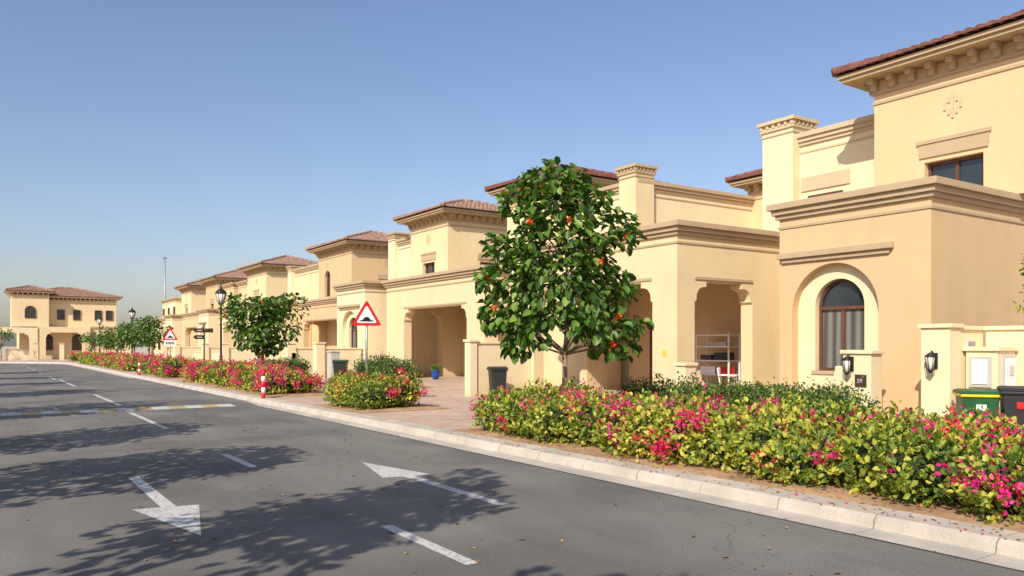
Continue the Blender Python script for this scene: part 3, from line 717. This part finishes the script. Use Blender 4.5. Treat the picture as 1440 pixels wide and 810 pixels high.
def chair(x,y,a):
    e=empty('plastic_chair'); b=MB()
    for sx in (-.2,.2):
        b.tube([(sx*1.15,-.22,0),(sx,-.18,.42)],[.018,.022],'whitep',6); b.tube([(sx*1.15,.26,0),(sx,.2,.42),(sx*.95,.28,.85)],[.018,.022,.018],'whitep',6)
        b.tube([(sx*1.05,-.2,.42),(sx*1.2,-.18,.64),(sx*1.15,.24,.66)],[.018]*3,'whitep',6)
    b.box(-.21,.21,-.22,.21,.41,.44,'whitep')
    for i in range(5): b.box(-.17+.08*i,-.13+.08*i,.225,.245,.46,.84,'whitep')
    b.box(-.2,.2,.235,.265,.82,.88,'whitep'); b.obj('frame',e,.006); e.location=(x,y,.13); e.rotation_euler=(0,0,a)
chair(17.2,14.95,math.radians(35))
e=empty('storage_shelf'); b=MB(); sx0,sx1,sy0,sy1=17.5,17.95,15.2,16.4
for px_ in (sx0,sx1):
    for py_ in (sy0,sy1): b.box(px_-.02,px_+.02,py_-.02,py_+.02,.12,1.95,'whitep')
for z in (.3,.75,1.15,1.55,1.88): b.box(sx0,sx1,sy0,sy1,z,z+.035,'whitep')
b.box(17.55,17.9,15.3,15.65,.34,.6,'red'); b.box(17.55,17.85,15.75,16.3,.79,1.0,'white'); b.box(17.55,17.85,15.3,15.7,.79,.98,'red'); b.box(17.55,17.85,15.3,15.8,1.19,1.40,'blackp'); b.box(17.55,17.85,15.9,16.3,1.19,1.33,'brown'); b.box(17.6,17.85,15.4,16.1,1.59,1.70,'grey'); b.obj('shelves',e)
def pot(x,y,r,h,mat):
    e=empty('potted_plant'); b=MB(); b.lathe(x,y,[(r*.65,.12),(r*.85,.12+h*.5),(r,.12+h*.9),(r*1.08,.12+h*.92),(r*1.08,.12+h)],mat,14); b.obj('pot',e)
    n=160; d=sph(n); d[:,2]=np.abs(d[:,2]); P=np.array([x,y,.12+h])+d*rng.uniform(.02,.2,(n,1)); leafobj('foliage',e,P,d+UP*.4,d+rng.normal(size=(n,3))*.4,rng.uniform(.1,.2,n),rng.uniform(.03,.06,n),np.zeros(n),['leafg'])
pot(15.3,30.9,.22,.42,'blue'); pot(15.2,30.2,.15,.3,'yellowp'); pot(16.6,30.8,.2,.4,'blue')

# ------------------------------------------------------------------ light, sky, camera
el=math.radians(37); S=Vector((-.86*math.cos(el),-.51*math.cos(el),math.sin(el)))
sl=bpy.data.lights.new('sun','SUN'); sl.energy=5.0; sl.angle=math.radians(.5); sl.color=(1,.93,.80)
so=bpy.data.objects.new('sun',sl); COL.objects.link(so); so.rotation_euler=(-S).to_track_quat('-Z','Y').to_euler()
w=bpy.data.worlds.new('World'); sc.world=w; w.use_nodes=True; t=w.node_tree
sky=t.nodes.new('ShaderNodeTexSky'); sky.sky_type='NISHITA'; sky.sun_disc=False; sky.sun_elevation=el; sky.sun_rotation=math.atan2(S.x,S.y)
sky.air_density=1.15; sky.dust_density=1.5; sky.ozone_density=2.0
tint=mixc(t,sky.outputs[0],(1.03,.985,1.09),1.0)
bg=t.nodes['Background']; bg.inputs[1].default_value=.13; t.links.new(tint,bg.inputs[0])
cam=bpy.data.cameras.new('camera'); co_=bpy.data.objects.new('camera',cam); COL.objects.link(co_)
cam.lens=28; cam.sensor_width=36; cam.shift_y=.05625; cam.clip_end=4000; cam.clip_start=.05
co_.location=(0,0,1.6); co_.rotation_euler=(math.pi/2,0,-math.radians(33.8)); sc.camera=co_
sc.view_settings.view_transform='Standard'; sc.view_settings.look='None'; sc.view_settings.exposure=0
